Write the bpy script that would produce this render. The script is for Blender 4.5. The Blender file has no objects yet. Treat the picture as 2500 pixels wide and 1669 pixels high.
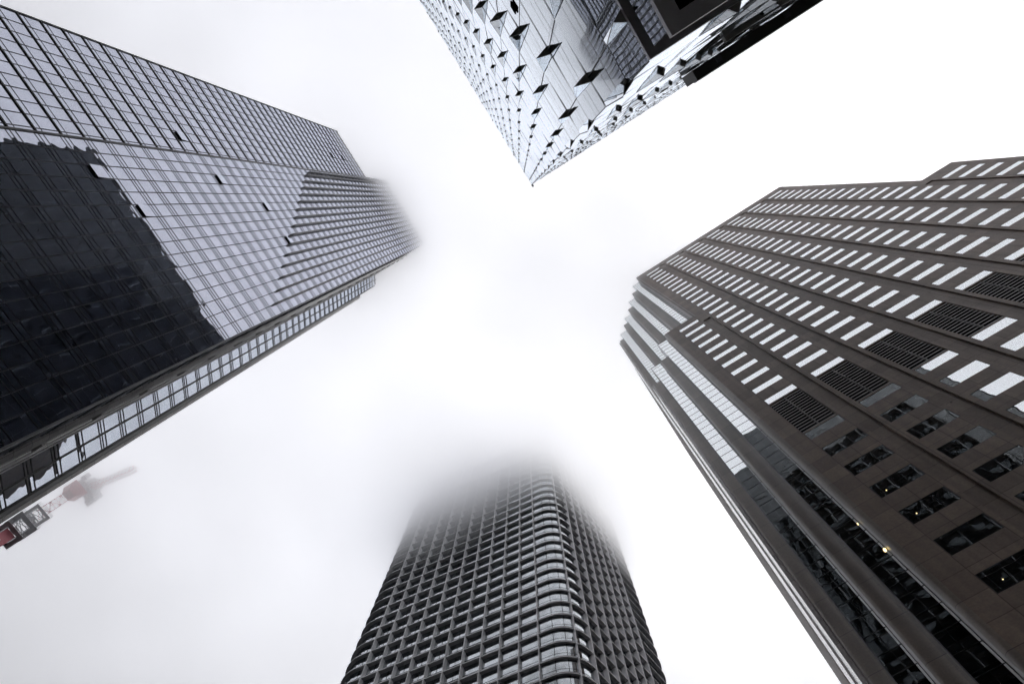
import bpy, math, random
from mathutils import Vector, Matrix
random.seed(7)
sc = bpy.context.scene
COL = sc.collection
CAM_Z = 1.7

# ------------------------------------------------------------------ camera
W, H, FPX = 2500.0, 1669.0, 1667.0
zc = Vector((16.0, -349.5, FPX)).normalized()            # world up seen from the camera (x right, y down, z forward)
exc = (Vector((1, 0, 0)) - zc.x * zc).normalized()
eyc = zc.cross(exc)
Rwc = Matrix((exc, eyc, zc))                             # camera coords -> world coords
cam_d = bpy.data.cameras.new('camera')
cam_d.sensor_fit = 'HORIZONTAL'; cam_d.sensor_width = 36.0
cam_d.lens = 36.0 * FPX / W
cam_d.clip_start = 0.1; cam_d.clip_end = 5000
cam = bpy.data.objects.new('camera', cam_d); COL.objects.link(cam)
right = Rwc @ Vector((1, 0, 0)); up = Rwc @ Vector((0, -1, 0)); back = Rwc @ Vector((0, 0, -1))
m = Matrix((right, up, back)).transposed().to_4x4(); m.translation = (0, 0, CAM_Z)
cam.matrix_world = m
sc.camera = cam

def in_frame(p, pad=0):
    c = Rwc.transposed() @ (Vector(p) - Vector((0, 0, CAM_Z)))
    if c.z <= 0.1: return False
    x = W / 2 + FPX * c.x / c.z; y = H / 2 + FPX * c.y / c.z
    return -pad < x < W + pad and -pad < y < H + pad

# ------------------------------------------------------------------ mesh helper
class MB:
    def __init__(s): s.v = []; s.f = []; s.mi = []; s.sm = []
    def face(s, pts, mi=0, smooth=False):
        b = len(s.v); s.v.extend([tuple(p) for p in pts]); s.f.append(tuple(range(b, b + len(pts)))); s.mi.append(mi); s.sm.append(smooth)
    def box(s, x0, x1, y0, y1, z0, z1, mi=0):
        b = len(s.v)
        s.v.extend([(x0,y0,z0),(x1,y0,z0),(x1,y1,z0),(x0,y1,z0),(x0,y0,z1),(x1,y0,z1),(x1,y1,z1),(x0,y1,z1)])
        for q in ((0,3,2,1),(4,5,6,7),(0,1,5,4),(1,2,6,5),(2,3,7,6),(3,0,4,7)):
            s.f.append(tuple(b + i for i in q)); s.mi.append(mi); s.sm.append(False)
    def prism(s, poly, z0, z1, mi=0, poly2=None, caps=True, smooth=False):
        b = len(s.v); n = len(poly); p2 = poly2 or poly
        s.v.extend([(x, y, z0) for x, y in poly]); s.v.extend([(x, y, z1) for x, y in p2])
        for i in range(n):
            j = (i + 1) % n
            s.f.append((b + i, b + j, b + n + j, b + n + i)); s.mi.append(mi); s.sm.append(smooth)
        if caps:
            s.f.append(tuple(b + n + i for i in range(n))); s.mi.append(mi); s.sm.append(False)
            s.f.append(tuple(b + n - 1 - i for i in range(n))); s.mi.append(mi); s.sm.append(False)
    def bar(s, p, q, w, mi=0):
        p = Vector(p); q = Vector(q); d = (q - p)
        if d.length < 1e-6: return
        d.normalize(); a = d.cross(Vector((0, 0, 1)) if abs(d.z) < .95 else Vector((1, 0, 0))).normalized(); c = d.cross(a)
        h = w / 2; b = len(s.v)
        for o in (p, q):
            for sx, sy in ((-1,-1),(1,-1),(1,1),(-1,1)): s.v.append(tuple(o + a * sx * h + c * sy * h))
        for k in ((0,3,2,1),(4,5,6,7),(0,1,5,4),(1,2,6,5),(2,3,7,6),(3,0,4,7)):
            s.f.append(tuple(b + i for i in k)); s.mi.append(mi); s.sm.append(False)
    def build(s, name, mats, parent=None):
        me = bpy.data.meshes.new(name); me.from_pydata(s.v, [], s.f)
        for mm in (mats if isinstance(mats, (list, tuple)) else [mats]): me.materials.append(mm)
        me.polygons.foreach_set('material_index', s.mi); me.polygons.foreach_set('use_smooth', s.sm)
        me.update()
        o = bpy.data.objects.new(name, me); COL.objects.link(o)
        if parent: o.parent = parent
        return o

def thing(name, label, cat, loc=(0, 0, 0), rz=0.0, group=None):
    o = bpy.data.objects.new(name, None); COL.objects.link(o); o.empty_display_size = 2
    o.location = loc; o.rotation_euler = (0, 0, rz); o['label'] = label; o['category'] = cat
    if group: o['group'] = group
    return o

# ------------------------------------------------------------------ materials
def newmat(name):
    mt = bpy.data.materials.new(name); mt.use_nodes = True
    nt = mt.node_tree; nt.nodes.clear()
    return mt, nt, nt.nodes.new('ShaderNodeOutputMaterial')
def N(nt, t, **kw):
    n = nt.nodes.new(t)
    for k, v in kw.items(): setattr(n, k, v)
    return n
def math_(nt, op, a, b=None, clamp=False):
    n = N(nt, 'ShaderNodeMath', operation=op, use_clamp=clamp)
    for i, x in enumerate((a, b)):
        if x is None: continue
        if isinstance(x, (int, float)): n.inputs[i].default_value = x
        else: nt.links.new(x, n.inputs[i])
    return n.outputs[0]

def glass(name, base, tint, f0, power=5.0, rough=0.01, bump=0.0, bscale=0.5, patch=0.0, gain=1.0):
    """coated architectural glass: dark body seen straight on, mirror towards grazing angles"""
    mt, nt, out = newmat(name); L = nt.links
    lw = N(nt, 'ShaderNodeLayerWeight'); lw.inputs['Blend'].default_value = 0.5
    p = math_(nt, 'POWER', lw.outputs['Facing'], power)
    fac = math_(nt, 'ADD', math_(nt, 'MULTIPLY', p, (1 - f0) * gain), f0, clamp=True)
    d = N(nt, 'ShaderNodeBsdfDiffuse'); d.inputs['Color'].default_value = (*base, 1)
    g = N(nt, 'ShaderNodeBsdfGlossy'); g.inputs['Color'].default_value = (*tint, 1); g.inputs['Roughness'].default_value = rough
    tc = N(nt, 'ShaderNodeTexCoord')
    if patch:
        nz = N(nt, 'ShaderNodeTexNoise'); nz.inputs['Scale'].default_value = .35; nz.inputs['Detail'].default_value = 3
        L.new(tc.outputs['Object'], nz.inputs['Vector'])
        r = N(nt, 'ShaderNodeMapRange'); L.new(nz.outputs['Fac'], r.inputs['Value'])
        r.inputs['From Min'].default_value = .3; r.inputs['From Max'].default_value = .7
        r.inputs['To Min'].default_value = 1 - patch; r.inputs['To Max'].default_value = 1
        fac = math_(nt, 'MULTIPLY', fac, r.outputs['Result'])
    if bump:
        nz = N(nt, 'ShaderNodeTexNoise'); nz.inputs['Scale'].default_value = bscale; nz.inputs['Detail'].default_value = 1.0
        L.new(tc.outputs['Object'], nz.inputs['Vector'])
        b = N(nt, 'ShaderNodeBump'); b.inputs['Strength'].default_value = 1.0; b.inputs['Distance'].default_value = bump
        L.new(nz.outputs['Fac'], b.inputs['Height']); L.new(b.outputs['Normal'], g.inputs['Normal'])
    mx = N(nt, 'ShaderNodeMixShader'); L.new(fac, mx.inputs['Fac']); L.new(d.outputs[0], mx.inputs[1]); L.new(g.outputs[0], mx.inputs[2])
    L.new(mx.outputs[0], out.inputs['Surface'])
    return mt

def metal(name, col, rough=0.45, metallic=0.0, spec=0.5, noise=0.15):
    mt, nt, out = newmat(name); L = nt.links
    p = N(nt, 'ShaderNodeBsdfPrincipled'); p.inputs['Roughness'].default_value = rough; p.inputs['Metallic'].default_value = metallic
    p.inputs['Specular IOR Level'].default_value = spec
    tc = N(nt, 'ShaderNodeTexCoord'); nz = N(nt, 'ShaderNodeTexNoise'); nz.inputs['Scale'].default_value = 0.8; nz.inputs['Detail'].default_value = 4
    L.new(tc.outputs['Object'], nz.inputs['Vector'])
    mx = N(nt, 'ShaderNodeMix', data_type='RGBA'); L.new(nz.outputs['Fac'], mx.inputs['Factor'])
    mx.inputs['A'].default_value = (*[c * (1 - noise) for c in col], 1); mx.inputs['B'].default_value = (*[min(1, c * (1 + noise)) for c in col], 1)
    L.new(mx.outputs['Result'], p.inputs['Base Color']); L.new(p.outputs[0], out.inputs['Surface'])
    return mt

def stone(name, col, joints=(1.78, 2.03), rough=0.5, spec=0.3, dots=False):
    mt, nt, out = newmat(name); L = nt.links
    p = N(nt, 'ShaderNodeBsdfPrincipled'); p.inputs['Roughness'].default_value = rough; p.inputs['Specular IOR Level'].default_value = spec
    tc = N(nt, 'ShaderNodeTexCoord'); sp = N(nt, 'ShaderNodeSeparateXYZ'); L.new(tc.outputs['Object'], sp.inputs[0])
    cb = N(nt, 'ShaderNodeCombineXYZ'); L.new(math_(nt, 'ADD', sp.outputs[0], sp.outputs[1]), cb.inputs[0]); L.new(sp.outputs[2], cb.inputs[1])
    br = N(nt, 'ShaderNodeTexBrick', offset=0.0, squash=1.0)
    br.inputs['Scale'].default_value = 1.0; br.inputs['Mortar Size'].default_value = 0.022; br.inputs['Mortar Smooth'].default_value = 0.2
    br.inputs['Brick Width'].default_value = joints[0]; br.inputs['Row Height'].default_value = joints[1]; br.inputs['Bias'].default_value = 0
    br.inputs['Color1'].default_value = (*[c * 0.86 for c in col], 1); br.inputs['Color2'].default_value = (*[c * 1.14 for c in col], 1)
    br.inputs['Mortar'].default_value = (*[c * 0.30 for c in col], 1)
    L.new(cb.outputs[0], br.inputs['Vector'])
    n1 = N(nt, 'ShaderNodeTexNoise'); n1.inputs['Scale'].default_value = 0.35; n1.inputs['Detail'].default_value = 8; n1.inputs['Roughness'].default_value = .7
    L.new(tc.outputs['Object'], n1.inputs['Vector'])
    n2 = N(nt, 'ShaderNodeTexNoise'); n2.inputs['Scale'].default_value = 7.0; n2.inputs['Detail'].default_value = 4
    L.new(tc.outputs['Object'], n2.inputs['Vector'])
    k = math_(nt, 'ADD', math_(nt, 'MULTIPLY', n1.outputs['Fac'], .7), math_(nt, 'MULTIPLY', n2.outputs['Fac'], .5))
    k = math_(nt, 'ADD', k, .28)
    cs_ = N(nt, 'ShaderNodeCombineXYZ'); L.new(math_(nt, 'MULTIPLY', math_(nt, 'ADD', sp.outputs[0], sp.outputs[1]), 1.6), cs_.inputs[0]); L.new(math_(nt, 'MULTIPLY', sp.outputs[2], .10), cs_.inputs[1])
    n3 = N(nt, 'ShaderNodeTexNoise'); n3.inputs['Scale'].default_value = 1.0; n3.inputs['Detail'].default_value = 5; L.new(cs_.outputs[0], n3.inputs['Vector'])
    k = math_(nt, 'MULTIPLY', k, math_(nt, 'ADD', math_(nt, 'MULTIPLY', n3.outputs['Fac'], .9), .65))
    if dots:     # paired drip holes, one pair every half storey
        vo = N(nt, 'ShaderNodeTexVoronoi', feature='F1'); vo.inputs['Scale'].default_value = 1.0; vo.inputs['Randomness'].default_value = .55
        cd = N(nt, 'ShaderNodeCombineXYZ'); L.new(math_(nt, 'MULTIPLY', sp.outputs[0], .9), cd.inputs[0]); L.new(math_(nt, 'MULTIPLY', sp.outputs[2], .55), cd.inputs[1])
        L.new(cd.outputs[0], vo.inputs['Vector'])
        dd = math_(nt, 'GREATER_THAN', vo.outputs['Distance'], .075)
        k = math_(nt, 'MULTIPLY', k, math_(nt, 'ADD', math_(nt, 'MULTIPLY', dd, .65), .35))
    mx = N(nt, 'ShaderNodeVectorMath', operation='SCALE'); L.new(br.outputs['Color'], mx.inputs[0]); L.new(k, mx.inputs['Scale'])
    L.new(mx.outputs[0], p.inputs['Base Color'])
    bp = N(nt, 'ShaderNodeBump'); bp.inputs['Distance'].default_value = .01; bp.inputs['Strength'].default_value = .4
    L.new(n2.outputs['Fac'], bp.inputs['Height']); L.new(bp.outputs[0], p.inputs['Normal'])
    L.new(p.outputs[0], out.inputs['Surface'])
    return mt

def emit(name, col, s):
    mt, nt, out = newmat(name); e = N(nt, 'ShaderNodeEmission'); e.inputs[0].default_value = (*col, 1); e.inputs[1].default_value = s
    nt.links.new(e.outputs[0], out.inputs['Surface']); return mt

M_glassL = glass('blue_mirror_glass', (.003, .005, .009), (.80, .83, .95), .56, 5, .006, bump=.011, bscale=.55, patch=.10)
M_glassW = glass('deep_blue_glass', (.004, .006, .010), (.80, .86, .98), .40, 5, .006, bump=.011, bscale=.55, patch=.10)
M_glassR = glass('pale_mirror_glass', (.003, .004, .005), (.95, .98, .99), .80, 5, .006, bump=.006, bscale=.45)
M_glassT = glass('clear_facade_glass', (.0025, .0035, .005), (.90, .95, 1.0), .04, 6.0, .006, bump=.010, bscale=.35, gain=1.75)
M_glassS = glass('office_glass', (.010, .012, .013), (.88, .93, .96), .60, 5, .01, bump=.012, bscale=.4, patch=.35)
M_dark = metal('black_metal', (.007, .007, .008), .45, 0, .22)
M_band = metal('dark_grey_metal', (.05, .05, .055), .4)
M_fin = metal('grey_fin_metal', (.085, .085, .09), .45)
M_void = metal('dark_interior', (.004, .004, .005), .9, 0, 0.0)  # near-black colour stands in for unlit rooms and recesses
M_soffit = metal('brown_soffit', (.26, .25, .225), .6)
M_louv = metal('louvre_grey', (.20, .19, .185), .5)
M_soffitD = metal('dark_soffit', (.05, .045, .04), .6)
M_frameT = metal('silver_trim', (.34, .33, .34), .4, .2)
M_stoneR = stone('brown_granite', (.160, .119, .092))
M_stoneRd = stone('brown_granite_strip', (.148, .111, .086), dots=True)
M_stoneP = stone('smooth_granite', (.150, .121, .099), joints=(3.5, 4.06), rough=.35, spec=.5)
M_stoneL = stone('grey_limestone', (.30, .29, .28), joints=(.9, 1.65), rough=.4, spec=.4)
M_stoneS = stone('polished_granite', (.32, .29, .275), joints=(1.85, 4.08), rough=.16, spec=.8)  # paler than the other granite: grazing sky reflection put into the colour
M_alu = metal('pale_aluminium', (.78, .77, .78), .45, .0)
M_aluD = metal('shaded_aluminium', (.34, .34, .35), .5, 0)  # darker copy of pale aluminium: dark fascia, underside shade put into its colour
M_red = metal('red_paint', (.42, .12, .14), .5)  # red lightened, haze over the crane put into the paint
M_grey = metal('machinery_grey', (.42, .42, .44), .6)  # grey lightened to stand in for haze over the crane
M_white = metal('white_paint', (.75, .75, .75), .5)
M_lamp = emit('warm_lamp', (1.0, .74, .30), 3.0)
M_asph = stone('asphalt', (.05, .05, .052), joints=(40, 40), rough=.9)
M_pave = stone('paving', (.24, .235, .225), joints=(1.2, 1.2), rough=.8)
M_line = metal('road_paint', (.7, .7, .68), .7)

# ================================================================== GROUND
g = MB(); g.face([(-1500,-1500,-.02),(1500,-1500,-.02),(1500,1500,-.02),(-1500,1500,-.02)]); o = g.build('ground', M_asph); o['kind'] = 'structure'
for (x0, x1, y0, y1, rz) in ((-5, 62, -5, 60, math.atan2(-.846, -.5337)),):
    g = MB(); g.box(x0, x1, y0, y1, 0, .14); o = g.build('pavement', M_pave); o.rotation_euler = (0, 0, rz); o['kind'] = 'structure'  # unseen pavement, widened to bounce light up onto the soffits
g = MB(); g.box(-80, 12, 26, 80, 0, .14); o = g.build('pavement', M_pave); o.rotation_euler = (0, 0, math.atan2(.855, .518)); o['kind'] = 'structure'
g = MB(); g.box(-5, 90, 27, 120, 0, .14); o = g.build('pavement', M_pave); o.rotation_euler = (0, 0, math.atan2(-.545, .8384)); o['kind'] = 'structure'
g = MB()
for i in range(-12, 13): g.face([(-.06, i * 6, 0.0), (.06, i * 6, 0.0), (.06, i * 6 + 3, 0.0), (-.06, i * 6 + 3, 0.0)])
o = g.build('road_marking', M_line); o.location = (-14, 8, 0); o.rotation_euler = (0, 0, math.atan2(.855, .518) - math.pi / 2); o['kind'] = 'structure'

# ================================================================== LEFT GLASS TOWER
AL = math.atan2(.855, .518)
TL = thing('glass_tower', 'tall blue mirror glass tower with thin dark gridlines and many hinged windows ajar', 'tower', (0, 0, 0), AL)
DL = 31.6; FH = 3.3
def Lw(s, d, z): return (s * math.cos(AL) - d * math.sin(AL), s * math.sin(AL) + d * math.cos(AL), z)
SA0, SDV, SB1 = -39.45, -25.42, -3.19
ZA, ZB = 187 + CAM_Z, 212 + CAM_Z
colsA = [SA0 + i * (SDV - SA0) / 10.5 for i in range(11)] + [SDV]
colsB = [SDV + i * (SB1 - SDV) / 16 for i in range(17)]
# open windows: (s0, z) of the black gap under a hung pane
opens = [(-28.5,86.5),(-22.3,75.5),(-22.2,89.9),(-18.1,100.0),(-18.05,120.5),(-12.5,99.5),(-32.,162.6),(-31.95,173.),(-21.9,169.6),(-22.45,63.),(-18.15,65.8)]
panes = []   # (s0,s1,z0,z1,y,open)
def zfloor(k): return 56.11 + CAM_Z + FH * k
for k in range(-18, 48):
    zf = zfloor(k)
    if zf < 3: continue
    for zone in (0, 1):
        cols = colsA if zone == 0 else colsB
        top = ZA if zone == 0 else ZB
        rows = [(zf, zf + .87), (zf + .87, zf + FH)] if zone == 0 else [(zf - .84, zf - .35), (zf - .35, zf + .26), (zf + .26, zf + 2.46)]
        for z0, z1 in rows:
            if z1 > top: continue
            for i in range(len(cols) - 1):
                op = False
                if z1 - z0 > 1.5:
                    for s0, zz in opens:
                        zz += CAM_Z
                        if abs((cols[i] + cols[i+1]) / 2 - (s0 + .62)) < .62 and z0 - .6 < zz < z1 - .9: op = True
                panes.append((cols[i], cols[i+1], z0, z1, DL if zone else DL + .22, op))
def pane_geo(mb, s0, s1, z0, z1, y):
    a = random.gauss(0, .0016) ; b = random.gauss(0, .0020); w = (s1 - s0) / 2; h = (z1 - z0) / 2; c = random.uniform(0, .004)
    mb.face([(s0, y + c - a*w - b*h, z0), (s1, y + c + a*w - b*h, z0), (s1, y + c + a*w + b*h, z1), (s0, y + c - a*w + b*h, z1)])
big = sorted([p for p in panes if p[3] - p[2] > 1.5 and not p[5] and in_frame(Lw((p[0]+p[1])/2, p[4], (p[2]+p[3])/2))], key=lambda p: p[2])[:100]
bigset = set(id(p) for p in big)
rest = MB()
for p in panes:
    if p[5]:
        s0, s1, z0, z1, y, _ = p
        mb = MB(); t = .20
        mb.face([(s0+.03, y - t, z0), (s1-.03, y - t, z0), (s1-.03, y - .01, z1), (s0+.03, y - .01, z1)], 0)
        mb.face([(s0+.03, y - t + .03, z0), (s0+.03, y, z1), (s1-.03, y, z1), (s1-.03, y - t + .03, z0)], 1)
        mb.face([(s0+.03, y - t, z0), (s0+.03, y - t + .03, z0), (s1-.03, y - t + .03, z0), (s1-.03, y - t, z0)], 1)
        mb.face([(s0, y + .02, z0), (s1, y + .02, z0), (s1, y + .02, z1), (s0, y + .02, z1)], 2)  # black sheet, the unlit room put into the colour
        ow = mb.build('open_window', [M_glassL, M_dark, M_void], TL); ow['label'] = 'hinged window pane swung open over a black gap'
    elif id(p) in bigset:
        mb = MB(); pane_geo(mb, *p[:5]); mb.build('glass_panel', M_glassL, TL)
    else: pane_geo(rest, *p[:5])
r = rest.build('glass_panel', M_glassL, TL); r['kind'] = 'stuff'
# vertical mullions
for i, s in enumerate(colsA[:-1]):
    mb = MB(); mb.box(s - .028, s + .028, DL + .185, DL + .24, 0, ZA); mb.build('mullion', M_dark, TL)
for i, s in enumerate(colsB[1:-1]):
    mb = MB(); mb.box(s - .028, s + .028, DL - .04, DL + .02, 0, ZB); mb.build('mullion', M_dark, TL)
mb = MB(); mb.box(SDV - .16, SDV + .02, DL - .10, DL + .4, 0, ZB); mb.build('corner_trim', M_fin, TL)
mb = MB(); mb.box(SA0 - .12, SA0, DL + .1, DL + .4, 0, ZA); mb.build('corner_trim', M_fin, TL)
for k in range(-16, 48):
    zf = zfloor(k)
    if zf < 4: continue
    if zf < ZA - .5:
        mb = MB(); mb.box(SA0, SDV - .17, DL + .13, DL + .24, zf - .10, zf + .10)
        mb.box(SA0, SDV - .17, DL + .19, DL + .235, zf + .85, zf + .89); mb.build('floor_band', M_dark, TL)
    if zf < ZB - 3:
        mb = MB()
        for z in (zf - .84, zf - .35, zf + .26): mb.box(SDV + .03, SB1, DL - .03, DL + .02, z - .026, z + .026)
        mb.build('transom', M_dark, TL)
# projecting vertical fins, each starting one storey lower than its left neighbour
for k in range(16):
    s = colsB[k] + .02 if k else SDV + .55
    s = -24.8 + 1.385 * k; z0 = 133.4 - 3.49 * k + CAM_Z
    if s > SB1 - .1: break
    s = min(colsB, key=lambda c: abs(c - s)) if k else s
    mb = MB(); mb.prism([(s - .10, DL - .42), (s + .10, DL - .42), (s + .10, DL - .03), (s - .10, DL - .03)], z0, ZB)
    mb.prism([(s - .10, DL - .07), (s + .10, DL - .07), (s + .10, DL - .03), (s - .10, DL - .03)], z0 - .7, z0, poly2=[(s - .10, DL - .42), (s + .10, DL - .42), (s + .10, DL - .03), (s - .10, DL - .03)])
    mb.build('fin', M_fin, TL)
# dark body added behind the glass to stop light leaks, stone return wall and angled rear wing
mb = MB(); mb.box(SA0 + .05, SDV, DL + .3, DL + 26, 0, ZA - .4); mb.box(SDV, SB1 - .25, DL + .08, DL + 26, 0, ZB - .3); mb.build('tower_core', M_void, TL)
mb = MB()
n = 40
for i in range(60):
    z0 = 4 + i * FH; z1 = z0 + FH
    if z1 > 190: break
    for d0, d1 in ((DL + .12, DL + 1.5), (DL + 1.5, DL + 2.9)):
        a = random.gauss(0, .004); mb.face([(SB1 + .03 + a, d0, z0), (SB1 + .03 - a, d1, z0), (SB1 + .03 - a, d1, z1), (SB1 + .03 + a, d0, z1)])
mb.build('side_glass', M_glassW, TL)
mb = MB(); mb.box(SB1 - .12, SB1 + .05, DL - .04, DL + .12, 0, ZB); mb.build('corner_trim', M_fin, TL)
mb = MB()
for i in range(60):
    z = 56.11 + CAM_Z - 15 * FH + i * FH
    if z < 4 or z > 190: continue
    mb = MB()
    for dz in (-.84, -.35, .26): mb.box(SB1 + .04, SB1 + .07, DL + .12, DL + 2.9, z + dz - .03, z + dz + .03)
    mb.build('transom', M_dark, TL)
pts = [(SB1 + .02 + .42 * math.sin(a), DL + 3.6 - .7 * math.cos(a)) for a in [i * math.pi / 12 for i in range(13)]] + [(SB1 - .3, DL + 4.3), (SB1 - .3, DL + 2.9)]
mb = MB(); mb.prism(pts, 0, 194, smooth=True); mb.build('corner_column', M_stoneL, TL)
for i in range(30):
    z = zfloor(-14) + i * 2 * FH
    if z > 190: break
    mb = MB(); mb.box(SB1 + .1, SB1 + .58, DL + 3.7, DL + 4.6, z - .25, z + .25); mb.build('bracket', M_stoneL, TL)
mb = MB()
mb.box(SB1 - .4, SB1 - .02, DL + 4.3, DL + 12.6, 0, 196)
for i, (d0, d1, p) in enumerate(((4.5,5.3,.10),(5.5,6.0,.16),(6.2,7.0,.12),(7.3,7.7,.22),(7.9,8.8,.18),(9.0,9.5,.3),(9.7,10.6,.26),(10.9,11.3,.36),(11.5,12.5,.32))):
    for j in range(30):
        z = 3 + j * 6.6
        mb.box(SB1 - .02, SB1 + p + random.uniform(-.02, .02), DL + d0, DL + d1, z + .03, z + 6.57)
mb.build('ribbed_wall', M_stoneL, TL)
# angled wing: local direction 28 degrees off the main front
wa = math.radians(30); wx, wy = math.cos(wa), math.sin(wa); nx, ny = math.sin(wa), -math.cos(wa)
W0 = (SB1 + .1, DL + 12.75)
def wp(u, v, z): return (W0[0] + wx * u + nx * v, W0[1] + wy * u + ny * v, z)
def wbox(mb, u0, u1, v0, v1, z0, z1):
    mb.prism([wp(u0, v0, 0)[:2], wp(u1, v0, 0)[:2], wp(u1, v1, 0)[:2], wp(u0, v1, 0)[:2]][::-1], z0, z1)
for (u0, u1, zt) in ((0, 1.45, 190), (1.6, 2.95, 188)):
    for i in range(64):
        zf = 51.0 + CAM_Z - 15 * FH + i * FH
        if zf < 3 or zf + FH > zt: continue
        mb = MB()
        for z0, z1 in ((zf, zf + .36), (zf + .36, zf + .85), (zf + .85, zf + FH)):
            a = random.gauss(0, .002); b = random.gauss(0, .003)
            mb.face([wp(u0, -a - b, z0), wp(u1, a - b, z0), wp(u1, a + b, z1), wp(u0, -a + b, z1)])
        mb.build('bay_window', M_glassW, TL)
mb = MB()
wbox(mb, 1.45, 1.6, -.1, .08, 0, 190); wbox(mb, -.1, 0, -.1, .08, 0, 190); wbox(mb, 2.95, 3.12, -.1, .10, 0, 188); mb.build('bay_post', M_dark, TL)
mb = MB()
for i in range(64):
    zf = 51.0 + CAM_Z - 15 * FH + i * FH
    if zf < 3 or zf > 186: continue
    mb = MB()
    for dz in (0, .36, .85): wbox(mb, 0, 2.95, -.02, .045, zf + dz - .035, zf + dz + .035)
    mb.build('transom', M_dark, TL)
mb = MB(); wbox(mb, 3.12, 3.75, -.35, .12, 0, 170); mb.build('edge_post', M_band, TL)
mb = MB(); wbox(mb, 3.45, 3.80, -.6, .16, 0, 169); mb.build('edge_post', M_stoneL, TL)
mb = MB(); wbox(mb, 0, 2.9, -9, -.06, 0, 189.6); mb.build('wing_core', M_void, TL)

# ================================================================== RIGHT STONE TOWER
AR = math.atan2(-.545, .8384)
TR = thing('stone_tower', 'dark brown granite tower with rows of wide bright windows and black louvre panels', 'tower', (0, 0, 0), AR)
DR = 32.2; ZU, ZLO, ZLR = 170.6 + CAM_Z, 113.3 + CAM_Z, 110.9 + CAM_Z
def Rw(s, d, z): return (s * math.cos(AR) - d * math.sin(AR), s * math.sin(AR) + d * math.cos(AR), z)
PITCH = 5.57
win = []
for k in range(9):
    w0 = 10.55 + PITCH * k; w1 = w0 + 3.5
    top = (ZLO if k == 0 else ZLR if k == 8 else ZU)
    L0 = w0 - .47; R0 = w1 + .35
    if k == 0: L0 = 8.9
    ops = []
    for j in range(-6, 6):
        z0 = 38.25 + 4.08 * j
        ops.append((z0, z0 + (1.95 if j < 5 else 1.6), 'w'))
    ops = [o_ for o_ in ops if o_[0] > 12]
    ops.append((60.42, 69.15, 'l'))
    j = 0
    while True:
        z0 = 69.42 + 3.975 * j
        if z0 + 1.45 + CAM_Z > top - (2.0 if k in (0, 8) else 3.0): break
        ops.append((z0, z0 + 1.45, 'w')); j += 1
    mb = MB(); d0, d1 = DR, DR + .5
    mb.box(L0, w0, d0, d1, 12 + CAM_Z, top); mb.box(w1, R0, d0, d1, 12 + CAM_Z, top)
    zc_ = 12 + CAM_Z
    for a, b, t in ops:
        a += CAM_Z; b += CAM_Z
        if a > zc_ + .01: mb.box(w0, w1, d0, d1, zc_, a)
        zc_ = b
        if t == 'w': win.append((w0, w1, a, b, k))
        else:
            lm = MB()
            lm.box(w0, w1, DR + .3, DR + .36, a, b, 1)
            nz_ = 15
            for q in range(nz_):
                zz = a + (q + .5) * (b - a) / nz_
                for sa, sb in ((w0 + .05, (w0+w1)/2 - .03), ((w0+w1)/2 + .03, w1 - .05)):
                    lm.face([(sa, DR + .04, zz - .02), (sb, DR + .04, zz - .02), (sb, DR + .20, zz + .12), (sa, DR + .20, zz + .12)], 0)
                    lm.face([(sa, DR + .04, zz - .02), (sa, DR + .02, zz - .22), (sb, DR + .02, zz - .22), (sb, DR + .04, zz - .02)], 0)
            lm.box((w0+w1)/2 - .03, (w0+w1)/2 + .03, DR + .06, DR + .3, a, b, 0)
            lo = lm.build('louvre_panel', [M_louv, M_void], TR)
    mb.box(w0, w1, d0, d1, zc_, top)
    mb.build('wall_bay', M_stoneR, TR)
    if k < 8:     # recessed strip between two window bays
        n0 = 10.55 + PITCH * (k + 1) - .47
        tipz = (108.1 if k in (0, 7) else 167.0) + CAM_Z
        mb = MB(); mb.box(R0, n0, DR + .16, DR + .5, 12 + CAM_Z, tipz); mb.build('pier_strip', M_stoneRd, TR)
        tt = ZU if k < 7 else ZU
        mb = MB(); mb.box(R0, n0, DR, DR + .5, tipz, tt if k not in (0,) else ZU); mb.build('wall_cap', M_stoneR, TR)
    else:
        mb = MB(); mb.box(R0, 59.6, DR, DR + .5, 12 + CAM_Z, top); mb.build('wall_bay', M_stoneR, TR)
# right end of the upper mass and the strip of it above the low roofs
mb = MB(); mb.box(14.08, 14.405, DR + .004, DR + .49, ZLO, ZU); mb.build('wall_cap', M_stoneR, TR)
ordered = sorted(win, key=lambda w: w[2])
vis = [w for w in ordered if in_frame(Rw((w[0]+w[1])/2, DR, (w[2]+w[3])/2), 60)]
ind = vis[:100]; inds = set(ind)
restf, restp = MB(), MB()
def window_geo(fr, pn, w):
    w0, w1, a, b, k = w
    y = DR + .035
    fr.box(w0, w1, y - .02, y + .05, a, a + .05); fr.box(w0, w1, y - .02, y + .05, b - .05, b)
    fr.box(w0, w0 + .05, y - .02, y + .05, a + .05, b - .05); fr.box(w1 - .05, w1, y - .02, y + .05, a + .05, b - .05)
    t = random.gauss(0, .0025); u = random.gauss(0, .002)
    h = (b - a) / 2; v = (w1 - w0) / 2
    pn.face([(w0, y - .01 - t*h - u*v, a), (w1, y - .01 - t*h + u*v, a), (w1, y - .01 + t*h + u*v, b), (w0, y - .01 + t*h - u*v, b)])
for w in win:
    if w in inds:
        fr, pn = MB(), MB(); window_geo(fr, pn, w)
        wo = fr.build('window', M_dark, TR); pn.build('pane', M_glassR, wo)
    else: window_geo(restf, restp, w)
wo = restf.build('window', M_dark, TR); wo['kind'] = 'stuff'; restp.build('pane', M_glassR, wo)
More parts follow.
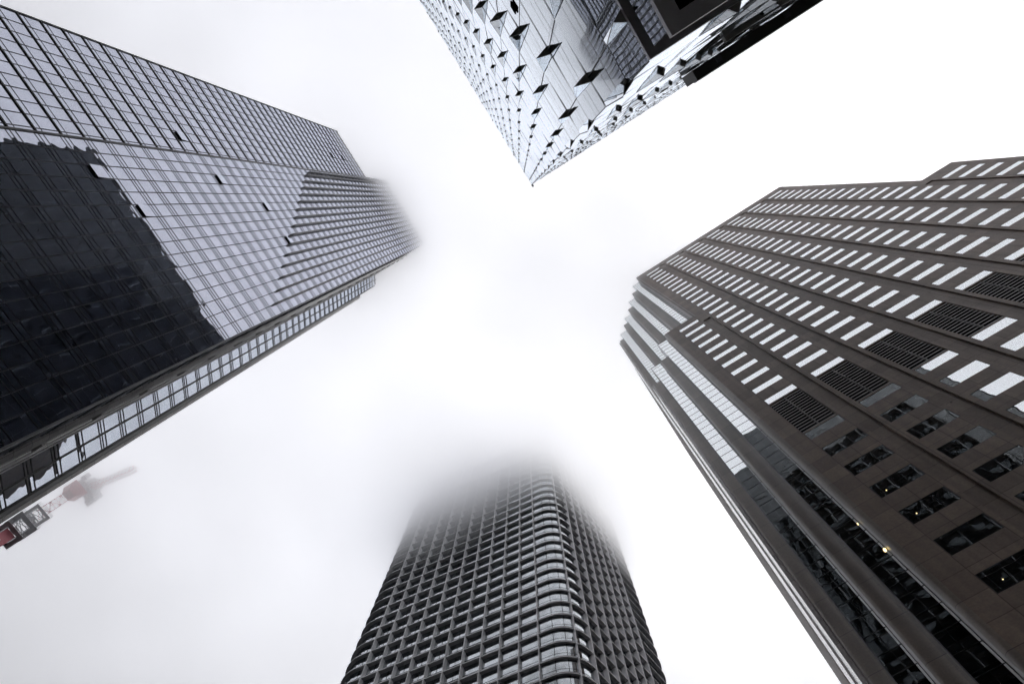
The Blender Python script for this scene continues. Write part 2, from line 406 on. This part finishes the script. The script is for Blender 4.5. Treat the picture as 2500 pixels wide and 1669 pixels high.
# masses behind
mb = MB(); mb.box(14.2, 54.4, DR + .55, 80, 0, ZU - .1)
mb.box(9.0, 59.5, DR + .55, 80, 0, ZLR - .4); mb.build('tower_core', M_void, TR)
mb = MB(); mb.box(54.05, 54.42, DR + .02, 80, ZLR, ZU); mb.build('side_wall', M_stoneR, TR)
mb = MB(); mb.box(59.5, 59.8, DR + .02, 80, 0, ZLR); mb.build('side_wall', M_stoneR, TR)
mb = MB(); mb.box(8.4, 59.6, DR + .3, 60, 0, 12 + CAM_Z); mb.build('lobby_wall', M_glassR, TR)
# rounded left edge of the main front
def rpier(s0, s1, d0, d1, r=.28):
    return [(s0 + r - r * math.sin(a), d0 + r - r * math.cos(a)) for a in [math.pi / 2 - i * math.pi / 12 for i in range(7)]] + [(s1, d0), (s1, d1), (s0, d1)]
mb = MB(); mb.prism(rpier(8.35, 8.9, DR, 33.35, .3), 0, ZLO); mb.build('corner_pier', M_stoneP, TR)
mb = MB(); mb.prism(rpier(14.08, 14.40, DR - .002, 33.7, .2), ZLO - .5, ZU - .02); mb.build('corner_pier', M_stoneP, TR)
# stepped corner: glass strips alternating with stone piers, each set further back
def strip(s0, s1, d, z0, z1, ret):
    mb = MB(); z = z0; i = 0
    while z < z1 - .2:
        h = 1.8; zt = min(z + h, z1)
        t = random.gauss(0, .002)
        mb.face([(s0, d - t, z), (s1, d - t, z), (s1, d + t, zt), (s0, d + t, zt)], 0)
        mb.box(s0, s1, d - .02, d + .03, zt - .025, zt + .025, 1)
        mb.face([(s0, d, z), (s0, d, zt), (s0, ret, zt), (s0, ret, z)], 0)
        z = zt; i += 1
    mb.box(s0 - .03, s0 + .05, d - .03, d + .05, z0, z1, 2); mb.box(s1 - .05, s1 + .02, d - .015, d + .05, z0, z1, 1)
    mb.box(s0, s1, d - .03, d + .06, z1 - .06, z1 + .08, 1)
    return mb.build('glass_strip', [M_glassR, M_dark, M_fin], TR)
strip(6.52, 8.36, 33.2, 0.5, ZLO, 34.7)
strip(3.55, 5.34, 36.13, 0.5, ZLO, 37.6)
strip(12.23, 14.12, 33.55, ZLO - 2, ZU - .3, 35.08)
strip(9.30, 11.17, 36.41, ZLO - 2, ZU - .3, 37.95)
strip(6.30, 8.18, 39.4, ZLO - 4, ZU - .3, 40.85)
strip(3.30, 5.18, 42.33, ZLO - 4, ZU - .3, 43.8)
for (s0, s1, d0, d1, z0, z1) in ((5.33, 6.60, 34.7, 36.4, 0, 111.4), (2.38, 3.62, 37.6, 60, 0, 111.4), (11.14, 12.40, 35.06, 37, ZLO - 5, ZU), (8.18, 9.42, 37.96, 40, ZLO - 5, ZU), (5.18, 6.42, 40.85, 43, ZLO - 5, ZU), (2.25, 3.42, 43.8, 60, ZLO - 5, ZU)):
    mb = MB(); mb.prism(rpier(s0, s1, d0, d1, .22), z0, z1); mb.build('corner_pier', M_stoneP, TR)
mb = MB()
for (s0, d0) in ((12.4, 35.15), (9.4, 38.0), (6.4, 40.9), (3.4, 43.9)): mb.box(s0, 54, d0 - .0 + (0 if s0 > 3.5 else 0), 79.5, ZLO - 5, ZU - .35)
mb.build('tower_core', M_void, TR)
mb = MB(); mb.box(6.6, 20, 34.75, 79.5, 0, ZLO - 1.6); mb.box(3.6, 20, 37.65, 79.5, 0, ZLO - 1.7); mb.build('tower_core', M_void, TR)
# long return wall seen edge-on: pale stone stands in for reflected sky
mb = MB()
mb.box(2.0, 2.34, 38.2, 44.4, 0, ZLO - 2, 0); mb.box(1.85, 2.22, 44.2, 52, 0, ZU - .2, 0); mb.box(1.80, 2.20, 52, 80, 0, ZU - .2, 1)
for i in range(300):          # random dark strokes, and pale ones painted for sky-reflecting stripes
    d = 39.0 + 39 * random.random() ** 1.2
    s_ = 2.34 if d < 44.2 else 2.21
    z0 = random.uniform(2, 160); z1 = min(z0 + random.choice((2.1, 4.1, 8.2, 12, 24)), (ZLO - 3) if d < 44.2 else (ZU - 1))
    light = d > 52 and random.random() < .45
    if z1 > z0 + 1: mb.box(s_ - .05, s_ + random.uniform(.05, .17), d, d + random.uniform(.5, 2.2), z0, z1, 0 if light else 1)
for i in range(14):
    d = 39.5 + i * 2.85; s_ = 2.34 if d < 44.2 else 2.21
    mb.box(s_ - .05, s_ + random.uniform(.06, .16), d, d + .7, 0, (ZLO - 2.5) if d < 44.2 else (ZU - .5), 1)
mb.build('side_wall', [M_stoneS, M_stoneR], TR)
mb = MB(); mb.box(2.3, 6, 61, 79.5, 0, ZU - .4); mb.build('tower_core', M_void, TR)
# small lit ceiling lamps seen in the lower windows
def lamp(s, d, z, r):
    mb = MB()
    for i in range(8):
        for j in range(4):
            def sp(a, b): return (s + r * math.cos(a) * math.sin(b), d + r * math.sin(a) * math.sin(b), z + r * math.cos(b))
            a0, a1 = i * math.pi / 4, (i + 1) * math.pi / 4; b0, b1 = j * math.pi / 4, (j + 1) * math.pi / 4
            mb.face([sp(a0, b0), sp(a0, b1), sp(a1, b1), sp(a1, b0)])
    o = mb.build('ceiling_lamp', M_lamp, TR); o['label'] = 'small lit yellow lamp'
lamp(11.25, DR + .03, 47.0 + CAM_Z, .04); lamp(11.3, DR + .03, 43.2 + CAM_Z, .04); lamp(11.4, DR + .03, 34.9 + CAM_Z, .035)
lamp(8.2, 33.15, 42.8 + CAM_Z, .10); lamp(8.2, 33.15, 46.6 + CAM_Z, .045)

# ================================================================== TOP FACETED TOWER
AT = math.atan2(-.846, -.5337)
TT = thing('faceted_tower', 'pale faceted glass tower of staggered panels with dark diamond shaped soffits', 'tower', (0, 0, 0), AT)
def Tw(t, y, z): return (t * math.cos(AT) - y * math.sin(AT), t * math.sin(AT) + y * math.cos(AT), z)
DT = 3.57; RH = 4.24; ZT = 137 + CAM_Z
SW = 1.87; TC = .87
def P_front(t, out, z): return (t - (.8 * max(out, 0) if abs(t - TC) < .02 else 0), DT - out, z)
def make_panel(mb, P, t0, t1, z0, z1, pa, pb):
    e = min(.145, (t1 - t0) * .3)
    tw = random.gauss(0, .006)
    T = [t0, t0 + e, t1 - e, t1]; O = [pa, pa * .03 + tw, pb * .03 - tw, pb]
    bot = [(t, o_) for t, o_ in zip(T, O)]
    jt = random.gauss(0, .008); ju = random.gauss(0, .006)
    topo = [jt * .5 + ju, jt + ju, -jt + ju, -jt * .5 + ju]
    for i in range(3):
        mb.face([P(bot[i][0], bot[i][1], z0), P(bot[i+1][0], bot[i+1][1], z0), P(T[i+1], topo[i+1], z1), P(T[i], topo[i], z1)], 0)
        mb.face([P(bot[i][0], bot[i][1], z0), P(T[i], -.06, z0), P(T[i+1], -.06, z0), P(bot[i+1][0], bot[i+1][1], z0)], 1)
        for v, wd in ((.36, .016), (.56, .010), (.006, .018)):
            def q(ii, vv): return P(T[ii], bot[ii][1] * (1 - vv) + topo[ii] * vv + .012, z0 + (z1 - z0) * vv)
            dv = wd / (z1 - z0)
            mb.face([q(i, v - dv if v > .01 else 0), q(i+1, v - dv if v > .01 else 0), q(i+1, v + dv), q(i, v + dv)], 2)
    # seam line
    mb.face([P(t0 - .015, pa + .012, z0), P(t0 + .015, pa + .012, z0), P(t0 + .015, topo[0] + .012, z1), P(t0 - .015, topo[0] + .012, z1)], 2)
seams = [TC, 1.84, 3.72, 5.62, 7.46, 9.35]
while seams[-1] < 50: seams.append(seams[-1] + SW)
allp = []
zlow = 14.2 + CAM_Z
rowsT = []
z = 29.6 + CAM_Z - 4 * RH
while z < ZT - .5:
    rowsT.append(z); z += RH
for j, z0 in enumerate(rowsT):
    for i in range(len(seams) - 1):
        z1 = min(z0 + RH, ZT); zz0 = max(z0, zlow)
        if zz0 >= z1 - .2: continue
        pj = max(.13, min(.50, .50 - (z0 - CAM_Z - 30) * .0105))
        par = lambda q_: pj if (q_ + j) % 2 == 1 else 0.0
        pa, pb = par(i), par(i + 1)
        if i == 0: pa = (.24 if j % 2 else 0)
        if zz0 > z0: pa *= .5; pb *= .5
        allp.append((seams[i], seams[i+1], zz0, z1, pa, pb))
near = sorted([p for p in allp if in_frame(Tw((p[0]+p[1])/2, DT, (p[2]+p[3])/2), 30)], key=lambda p: p[2])[:90]
ns = set(near); rest = MB()
MT = [M_glassT, M_soffit, M_dark]
for p in allp:
    if p in ns:
        mb = MB(); make_panel(mb, P_front, *p); mb.build('glass_panel', MT, TT)
    else: make_panel(rest, P_front, *p)
r = rest.build('glass_panel', MT, TT); r['kind'] = 'stuff'
# right-hand front, seen along its length
def P_side(off):
    return lambda y, out, z: (TC - off - out, y - (max(out, 0) / .8 if abs(y - DT) < .03 else 0), z)
rest = MB(); cnt = 0
ys = [DT + 1.87 * i for i in range(6)]
for j, z0 in enumerate(rowsT):
    z1 = min(z0 + RH, ZT); zz0 = max(z0, zlow)
    if zz0 >= z1 - .2: continue
    for i in range(len(ys) - 1):
        par = lambda q_: (.17 if z0 < 60 else .10) if (q_ + j) % 2 == 1 else 0.0
        mb = MB() if cnt < 10 else rest
        make_panel(mb, P_side(0), ys[i], ys[i+1], zz0, z1, (.24 * .8 * (.5 if zz0 > z0 else 1) if j % 2 else 0) if i == 0 else par(i), par(i+1))
        if cnt < 10: mb.build('glass_panel', MT, TT)
        cnt += 1
    for i in range(17):
        y0 = ys[-1] + 1.87 * i
        par = lambda q_: .07 if (q_ + j) % 2 == 1 else 0.0
        make_panel(rest, P_side(0), y0, y0 + 1.87, zz0, z1, par(i), par(i+1))
r = rest.build('glass_panel', MT, TT); r['kind'] = 'stuff'
mb = MB(); mb.box(TC + .15, 50.5, DT + .15, 45, zlow, ZT - .2); mb.build('tower_core', M_void, TT)
mb = MB(); mb.box(TC - .72, TC - .05, ys[-1] + .02, 45, 44.0 + CAM_Z, 46.6 + CAM_Z); mb.build('canopy_ledge', M_soffitD, TT)
mb = MB(); mb.box(TC - .78, TC - .721, ys[-1] - .1, 45, 44.0 + CAM_Z, 44.45 + CAM_Z); mb.build('edge_trim', M_frameT, TT)
for i in range(6):
    mb = MB(); y = ys[-1] + 1.5 + i * 4.6; mb.box(TC - .5, TC - .1, y, y + .35, 43.86 + CAM_Z, 44.0 + CAM_Z); mb.build('soffit_beam', M_fin, TT)
mb = MB(); mb.box(TC - .17, TC + .1, 9.5, 13, 27.0 + CAM_Z, 27.3 + CAM_Z); mb.build('soffit_ledge', M_soffit, TT)
mb = MB(); mb.box(TC + .01, TC + .1, DT + .01, DT + .1, zlow, ZT); mb.build('corner_trim', M_fin, TT)
# lower skirt: bottom frame, dark groove, glass band, second frame and the black soffit of the open lobby
Z14 = 14.05 + CAM_Z
mb = MB(); mb.box(TC, 50.4, DT - .02, DT + .3, Z14, zlow); mb.box(TC, TC + .3, DT + .3, 45, Z14, zlow); mb.build('bottom_frame', M_frameT, TT)
mb = MB(); mb.box(TC + .25, 50.3, DT + .45, 45, 13.55 + CAM_Z, Z14 - .01); mb.build('groove', M_void, TT)
mb = MB()
t = TC + .12
while t < 50:
    a = random.gauss(0, .004)
    mb.face([(t, DT + .02 - a, 12.32 + CAM_Z), (t + 1.85, DT + .02 - a, 12.32 + CAM_Z), (t + 1.85, DT + .02 + a, 13.5 + CAM_Z), (t, DT + .02 + a, 13.5 + CAM_Z)], 0)
    t += 1.87
mb.build('glass_band', [M_glassT], TT)
mb = MB(); mb.box(TC, 50.3, DT - .02, DT + .28, 12.12 + CAM_Z, 12.30 + CAM_Z); mb.box(TC, TC + .28, DT + .28, 45, 12.12 + CAM_Z, 12.30 + CAM_Z); mb.build('bottom_frame', M_frameT, TT)
mb = MB(); mb.box(TC + .28, 50.2, DT + .28, 44.9, 12.2 + CAM_Z, 12.28 + CAM_Z); mb.build('lobby_soffit', M_void, TT)
mb = MB(); mb.box(12, 50, 14, 44, 0, 12.2 + CAM_Z); mb.build('lobby_wall', M_void, TT)
for (t, y) in ((5, 8), (16, 8), (28, 8), (40, 8), (5, 22), (5, 36)):
    mb = MB(); mb.prism([(t + .5 * math.cos(a), y + .5 * math.sin(a)) for a in [i * math.pi / 8 for i in range(16)]], 0, 12.2 + CAM_Z, smooth=True); mb.build('lobby_column', M_frameT, TT)
mb = MB(); mb.box(5.82, 6.15, DT - .07, DT - .02, 27.0 + CAM_Z, 27.75 + CAM_Z); o = mb.build('vent', M_void, TT); o['label'] = 'small black square vent'
mb = MB(); mb.box(TC - .5, TC + .1, DT - .05, DT + .25, ZT - .2, ZT + .4); mb.build('roof_fixture', M_dark, TT)

# ================================================================== ROUNDED TOWER IN THE CLOUD
CS = (4.2, 104.0)
TS = thing('rounded_tower', 'round cornered dark tower wrapped in metal sunshades, its top lost in cloud', 'tower', (CS[0], CS[1], 0))
P0 = Vector((10.3, 77.0)); dl = Vector((-.912, .41)).normalized(); dr = Vector((.643, .766)).normalized()
PL = P0 + dl * 57; PR = P0 + dr * 42; PB = PL + dr * 44
RC = 6.5
def corner(pc, a, b, r, n=10):
    a = a.normalized(); b = b.normalized()
    th = math.acos(max(-1, min(1, a.dot(b)))); tl = r / math.tan(th / 2)
    s = pc + a * tl; e = pc + b * tl; c = pc + (a + b).normalized() * (r / math.sin(th / 2))
    a0 = math.atan2(s.y - c.y, s.x - c.x); a1 = math.atan2(e.y - c.y, e.x - c.x)
    while a1 - a0 > math.pi: a1 -= 2 * math.pi
    while a1 - a0 < -math.pi: a1 += 2 * math.pi
    return [(c.x + r * math.cos(a0 + (a1 - a0) * i / n), c.y + r * math.sin(a0 + (a1 - a0) * i / n), math.cos(a0 + (a1 - a0) * i / n), math.sin(a0 + (a1 - a0) * i / n)) for i in range(n + 1)]
OUT = []
c0_ = corner(P0, dl, dr, RC, 14)
def onl(dv, t, ref): return (P0.x + dv.x * t, P0.y + dv.y * t, ref[2], ref[3])
OUT += [onl(dl, 27, c0_[0]), onl(dl, 19, c0_[0]), onl(dl, 13, c0_[0]), onl(dl, 7.15, c0_[0]), onl(dl, 7.0, c0_[0])] + c0_ + [onl(dr, 5.15, c0_[-1]), onl(dr, 14, c0_[-1])]
REC = [1.0, .88, .74, .62, .50] + [.50] * 9 + [.72] * 6 + [.75, 1.0]
NCOR = len(OUT)
OUT += corner(PR, P0 - PR, PB - PR, 6)
OUT += corner(PB, PR - PB, PL - PB, RC)
OUT += corner(PL, PB - PL, P0 - PL, 6)
def sS(h): return 1.0 - .00088 * (h - 125) - max(0, h - 200) ** 2 * 6e-6
def ring(h, off):
    k = sS(h); return [((x - CS[0]) * k + nx_ * off * (REC[i] if off < 0 and i < len(REC) else 1), (y - CS[1]) * k + ny_ * off * (REC[i] if off < 0 and i < len(REC) else 1)) for i, (x, y, nx_, ny_) in enumerate(OUT)]
def band(mb, h0, h1, o0, o1, mi=0, smooth=False):
    a = ring(h0, o0); b = ring(h1, o1); n = len(a); base = len(mb.v)
    mb.v.extend([(x, y, h0 + CAM_Z) for x, y in a]); mb.v.extend([(x, y, h1 + CAM_Z) for x, y in b])
    for i in range(n):
        j = (i + 1) % n; mb.f.append((base + i, base + j, base + n + j, base + n + i)); mb.mi.append(mi); mb.sm.append(smooth)
FS = 4.3
for k in range(-27, 21):
    h = 122.4 + FS * k
    if h < 8: continue
    mb = MB()
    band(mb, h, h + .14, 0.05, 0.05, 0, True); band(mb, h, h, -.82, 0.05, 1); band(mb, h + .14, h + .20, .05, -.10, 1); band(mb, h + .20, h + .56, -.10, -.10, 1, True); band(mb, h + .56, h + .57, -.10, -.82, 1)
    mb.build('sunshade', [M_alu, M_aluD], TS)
    mb = MB(); band(mb, h - FS + .56, h, -.84, -.84, 0, False)
    mb.build('window_band', [M_glassS], TS)
    mb = MB()
    for zz, w_ in ((h - FS + 1.75, .05),): band(mb, zz, zz + w_, -.78, -.78, 0, True); band(mb, zz, zz, -.84, -.78, 0)
    for i in range(len(OUT)):
        x, y, nx_, ny_ = OUT[i]
        if i in (6, 10):
            a = ring(h - FS + .57, -.80)[i]; b = ring(h, -.80)[i]; mb.bar((a[0], a[1], h - FS + .57 + CAM_Z), (b[0], b[1], h + CAM_Z), .09)
    for (A, Dv, cnt, st) in ((P0, dl, 22, 1.0), (P0, dr, 14, 2.5)):
        for i in range(cnt):
            q = A + Dv * ((9.05 if Dv is dl else 6.95) + (1.965 if Dv is dl else 1.9) * i)
            nrm = Vector((-Dv.y, Dv.x)); nrm = nrm if (q + nrm - Vector(CS)).length > (q - Vector(CS)).length else -nrm
            p_ = []
            for zz in (h - FS + .57, h):
                kk = sS(zz); p_.append(((q.x - CS[0]) * kk - nrm.x * .80, (q.y - CS[1]) * kk - nrm.y * .80, zz + CAM_Z))
            mb.bar(p_[0], p_[1], .05)
    mb.build('window_frame', M_dark, TS)
finspots = []
for (Dv, first, cnt, stp) in ((dl, 7.08, 11, 3.93), (dr, 5.05, 7, 3.8)):
    nrm = Vector((-Dv.y, Dv.x)); nrm = nrm if (P0 + Dv * 20 + nrm - Vector(CS)).length > (P0 + Dv * 20 - Vector(CS)).length else -nrm
    for i in range(cnt): finspots.append((P0 + Dv * (first + stp * i), nrm, Dv))
ca = OUT[13]; finspots.append((Vector(ca[:2]), Vector(ca[2:]), Vector((-ca[3], ca[2]))))
hs = [6, 60, 125, 200, 224]
for q, nrm, Dv in finspots:
    mb = MB()
    def sec(h):
        kk = sS(h); c = Vector(((q.x - CS[0]) * kk, (q.y - CS[1]) * kk))
        a, b = c - nrm * .86, c + nrm * .24; t = Dv * .10
        return [tuple(a - t), tuple(b - t * .6), tuple(b + t * .6), tuple(a + t)]
    for h0, h1 in zip(hs, hs[1:]): mb.prism(sec(h0), h0 + CAM_Z, h1 + CAM_Z, 0, poly2=sec(h1))
    mb.build('fin', M_alu, TS)
mb = MB(); band(mb, 0, 125, -1.25, -1.25); band(mb, 125, 200, -1.25, -1.25); band(mb, 200, 210, -1.25, -1.25); mb.build('tower_core', M_void, TS)
mb = MB(); band(mb, 208, 224, -.3, -.7, 0, True); mb.face([(x, y, 224 + CAM_Z) for x, y in ring(224, -.7)]); mb.build('pale_cap', M_alu, TS)  # unseen cap, made low and pale to lighten the cloud around it

# ================================================================== CRANE
az = math.radians(147.2); RCR = 150.0
TCR = thing('tower_crane', 'red and grey lattice tower crane fading into the cloud beside the glass tower', 'crane', (RCR * math.cos(az), RCR * math.sin(az), 0), az + math.pi / 2)
TCR.scale = (RCR / 165.0,) * 3
def lattice(mb, z0, z1, w, step, t=.16, d=.09):
    h = w / 2; cs = [(-h, -h), (h, -h), (h, h), (-h, h)]
    for c in cs: mb.bar((*c, z0), (*c, z1), t)
    z = z0; k = 0
    while z < z1 - .1:
        zt = min(z + step, z1)
        for i in range(4):
            a, b = cs[i], cs[(i + 1) % 4]
            if k % 2: a, b = b, a
            mb.bar((*a, z), (*b, zt), d); mb.bar((*cs[i], zt), (*cs[(i + 1) % 4], zt), d)
        z = zt; k += 1
mb = MB(); lattice(mb, 0, 166, 2.5, 2.6); mb.build('mast', M_red, TCR)
mb = MB(); mb.box(-1.55, 1.55, -1.55, 1.55, 163.5, 171.3); ms = mb.build('mast_collar', M_red, TCR)
mb = MB(); lattice(mb, 171.3, 184, 3.3, 2.2, .22, .14)
mb.box(-.8, .8, -.8, .8, 173, 174.4); mb.box(-.7, .7, -.7, .7, 179, 181); mb.build('climbing_frame', M_grey, TCR)
for z, e in ((171.4, 3.1), (176.5, 3.3), (183.0, 2.7)):
    mb = MB(); mb.box(-e, e, -e, -1.8, z, z + .18); mb.box(-e, e, 1.8, e, z, z + .18); mb.box(-e, -1.8, -1.8, 1.8, z, z + .18); mb.box(1.8, e, -1.8, 1.8, z, z + .18)
    for x in (-e, 0, e):
        for y in (-e, e): mb.bar((x, y, z), (x, y, z + 1.2), .08)
    for y in (-e, e): mb.bar((-e, y, z + 1.2), (e, y, z + 1.2), .08); mb.bar((-e, y, z + .65), (e, y, z + .65), .06)
    for x in (-e, e): mb.bar((x, -e, z + 1.2), (x, e, z + 1.2), .08)
    mb.build('platform', M_grey, TCR)
mb = MB(); lattice(mb, 184, 198.0, 2.5, 2.3); mb.build('mast', M_red, TCR)
mb = MB(); mb.prism([(-1.4, -1.4), (1.4, -1.4), (1.4, 1.4), (-1.4, 1.4)], 197.0, 200.2, 0, poly2=[(-2.7, -2.4), (2.7, -2.4), (2.7, 2.4), (-2.7, 2.4)])
mb.box(-2.7, 2.7, -2.4, 2.4, 200.2, 200.9); mb.build('slewing_ring', M_red, TCR)
mb = MB(); mb.box(-1.6, 1.6, -1.4, 1.4, 200.9, 203.2)
mb.box(-6.2, 2.0, -1.7, 1.7, 203.2, 204.0); mb.box(-4.2, .2, -1.5, 1.5, 204.0, 208.6); mb.box(-6.4, -4.4, -1.9, 1.9, 202.2, 206.0); mb.build('machinery_deck', M_grey, TCR)
mb = MB(); mb.box(1.0, 2.6, 1.5, 3.1, 203.6, 206.2); mb.build('cab', M_grey, TCR)
mb = MB()
for y in (-1.3, 1.3): mb.bar((1.6, y, 204), (-2.2, y * .3, 213), .3); mb.bar((-5.2, y, 204), (-2.2, y * .3, 213), .3)
mb.bar((-2.2, -.4, 213), (-2.2, .4, 213), .3); mb.build('gantry_frame', M_grey, TCR)
mb = MB()
A = Vector((-1.8, .6, 205.0)); B = Vector((-4.6, 15.0, 208.0))
ax = (B - A).normalized(); sx = ax.cross(Vector((0, 1, 0))).normalized(); sy = ax.cross(sx)
n = 12; L_ = (B - A).length
for i in range(n):
    c0, c1 = A + ax * L_ * i / n, A + ax * L_ * (i + 1) / n
    K = [(-.8, -.8), (.8, -.8), (.8, .8), (-.8, .8)]
    q0 = [c0 + sx * a + sy * b for a, b in K]; q1 = [c1 + sx * a + sy * b for a, b in K]
    for j in range(4): mb.bar(q0[j], q1[j], .17); mb.bar(q0[j], q1[(j + 1) % 4], .1); mb.bar(q1[j], q1[(j + 1) % 4], .1)
mb.build('jib', M_red, TCR)
mb = MB(); mb.bar((-2.2, 0, 213), tuple(B), .1); mb.bar((-5.6, 1.2, 205), (-2.2, .3, 213), .1); mb.build('stay_cable', M_grey, TCR)
cu = bpy.data.curves.new('letter', 'FONT'); cu.body = 'S'; cu.size = 3.4; cu.align_x = 'CENTER'; cu.align_y = 'CENTER'; cu.extrude = .02; cu.offset = .06
tmp = bpy.data.objects.new('letter', cu); COL.objects.link(tmp)
dg = bpy.context.evaluated_depsgraph_get(); me = bpy.data.meshes.new_from_object(tmp.evaluated_get(dg)); bpy.data.objects.remove(tmp)
lt = bpy.data.objects.new('letter', me); me.materials.append(M_white); COL.objects.link(lt); lt.parent = ms
lt.location = (-.0, 1.58, 165.9); lt.rotation_euler = (math.pi / 2, math.radians(-30), math.pi)

# ================================================================== CLOUD
mt, nt, out = newmat('cloud_vapour'); L = nt.links
geo = N(nt, 'ShaderNodeNewGeometry'); sp = N(nt, 'ShaderNodeSeparateXYZ'); L.new(geo.outputs['Position'], sp.inputs[0])
v = math_(nt, 'ADD', math_(nt, 'MULTIPLY', sp.outputs[1], .13), sp.outputs[2])
ds = N(nt, 'ShaderNodeVectorMath', operation='DISTANCE'); L.new(geo.outputs['Position'], ds.inputs[0]); ds.inputs[1].default_value = (26, 20, 172)
lobe = math_(nt, 'SUBTRACT', 1.0, math_(nt, 'DIVIDE', ds.outputs['Value'], 50.0), clamp=True)
v = math_(nt, 'ADD', v, math_(nt, 'MULTIPLY', lobe, 18.0))
nz = N(nt, 'ShaderNodeTexNoise'); nz.inputs['Scale'].default_value = .035; nz.inputs['Detail'].default_value = 2.0
L.new(geo.outputs['Position'], nz.inputs['Vector'])
v = math_(nt, 'ADD', v, math_(nt, 'MULTIPLY', math_(nt, 'SUBTRACT', nz.outputs['Fac'], .5), 24.0))
v = math_(nt, 'ADD', v, math_(nt, 'MULTIPLY', math_(nt, 'MAXIMUM', math_(nt, 'SUBTRACT', -60.0, sp.outputs[0]), 0.0), .10))
v = math_(nt, 'SUBTRACT', v, 174.0)
v = math_(nt, 'DIVIDE', v, 32.0, clamp=True)
v = math_(nt, 'MULTIPLY', v, .115)
pv = N(nt, 'ShaderNodeVolumePrincipled'); pv.inputs['Color'].default_value = (1, 1, 1, 1); pv.inputs['Anisotropy'].default_value = .80
L.new(v, pv.inputs['Density']); L.new(pv.outputs[0], out.inputs['Volume'])
mb = MB()
prof = [(-1500, 150), (-120, 150), (120, 95), (1500, 95), (1500, 200), (120, 200), (-120, 232), (-1500, 232)]
A_ = [(-1500, y, z) for y, z in prof]; B_ = [(1500, y, z) for y, z in prof]
for i in range(8): mb.face([A_[i], A_[(i + 1) % 8], B_[(i + 1) % 8], B_[i]])
for q in (A_, B_[::-1]):
    mb.face([q[i] for i in ((0, 1, 6, 7) if q is A_ else (0, 1, 6, 7))]); mb.face([q[i] for i in (1, 2, 5, 6)]); mb.face([q[i] for i in (2, 3, 4, 5)])
cl = mb.build('low_cloud', mt); cl['kind'] = 'stuff'; cl['label'] = 'low white cloud swallowing the tower tops'
mt.cycles.volume_step_rate = 0.02 if hasattr(mt, 'cycles') and hasattr(mt.cycles, 'volume_step_rate') else 1

# ================================================================== SKY AND SUN
w = bpy.data.worlds.new('World'); sc.world = w; w.use_nodes = True
nt = w.node_tree; nt.nodes.clear(); L = nt.links
SUN_EL, SUN_AZ = math.radians(55), math.radians(20)
sky = N(nt, 'ShaderNodeTexSky'); sky.sky_type = 'NISHITA'; sky.sun_disc = False; sky.sun_elevation = SUN_EL; sky.sun_rotation = math.pi / 2 - SUN_AZ
sky.dust_density = 6.0; sky.air_density = 1.0; sky.ozone_density = 1.0
hs = N(nt, 'ShaderNodeHueSaturation'); hs.inputs['Saturation'].default_value = .12; L.new(sky.outputs[0], hs.inputs['Color'])
mx = N(nt, 'ShaderNodeMix', data_type='RGBA'); mx.inputs['Factor'].default_value = .75; L.new(hs.outputs[0], mx.inputs['A']); mx.inputs['B'].default_value = (9.35, 9.5, 10.35, 1)
bg = N(nt, 'ShaderNodeBackground'); bg.inputs['Strength'].default_value = .1; L.new(mx.outputs['Result'], bg.inputs['Color'])
wo_ = N(nt, 'ShaderNodeOutputWorld'); L.new(bg.outputs[0], wo_.inputs['Surface'])
sd = bpy.data.lights.new('sun', 'SUN'); sd.energy = .5; sd.angle = math.radians(25); sd.color = (1, .96, .90)
so = bpy.data.objects.new('sun', sd); COL.objects.link(so)
dirv = Vector((math.cos(SUN_EL) * math.cos(SUN_AZ), math.cos(SUN_EL) * math.sin(SUN_AZ), math.sin(SUN_EL)))
so.rotation_euler = dirv.to_track_quat('Z', 'Y').to_euler()

# ================================================================== RENDER SETTINGS
sc.view_settings.view_transform = 'Standard'; sc.view_settings.look = 'None'; sc.view_settings.exposure = 0.46; sc.view_settings.gamma = 1.0
cy = sc.cycles
cy.max_bounces = 14; cy.volume_bounces = 10; cy.diffuse_bounces = 3; cy.glossy_bounces = 6
cy.use_denoising = True
try: cy.denoiser = 'OPENIMAGEDENOISE'
except Exception: pass
cy.volume_max_steps = 128
cy.sample_clamp_indirect = 8.0
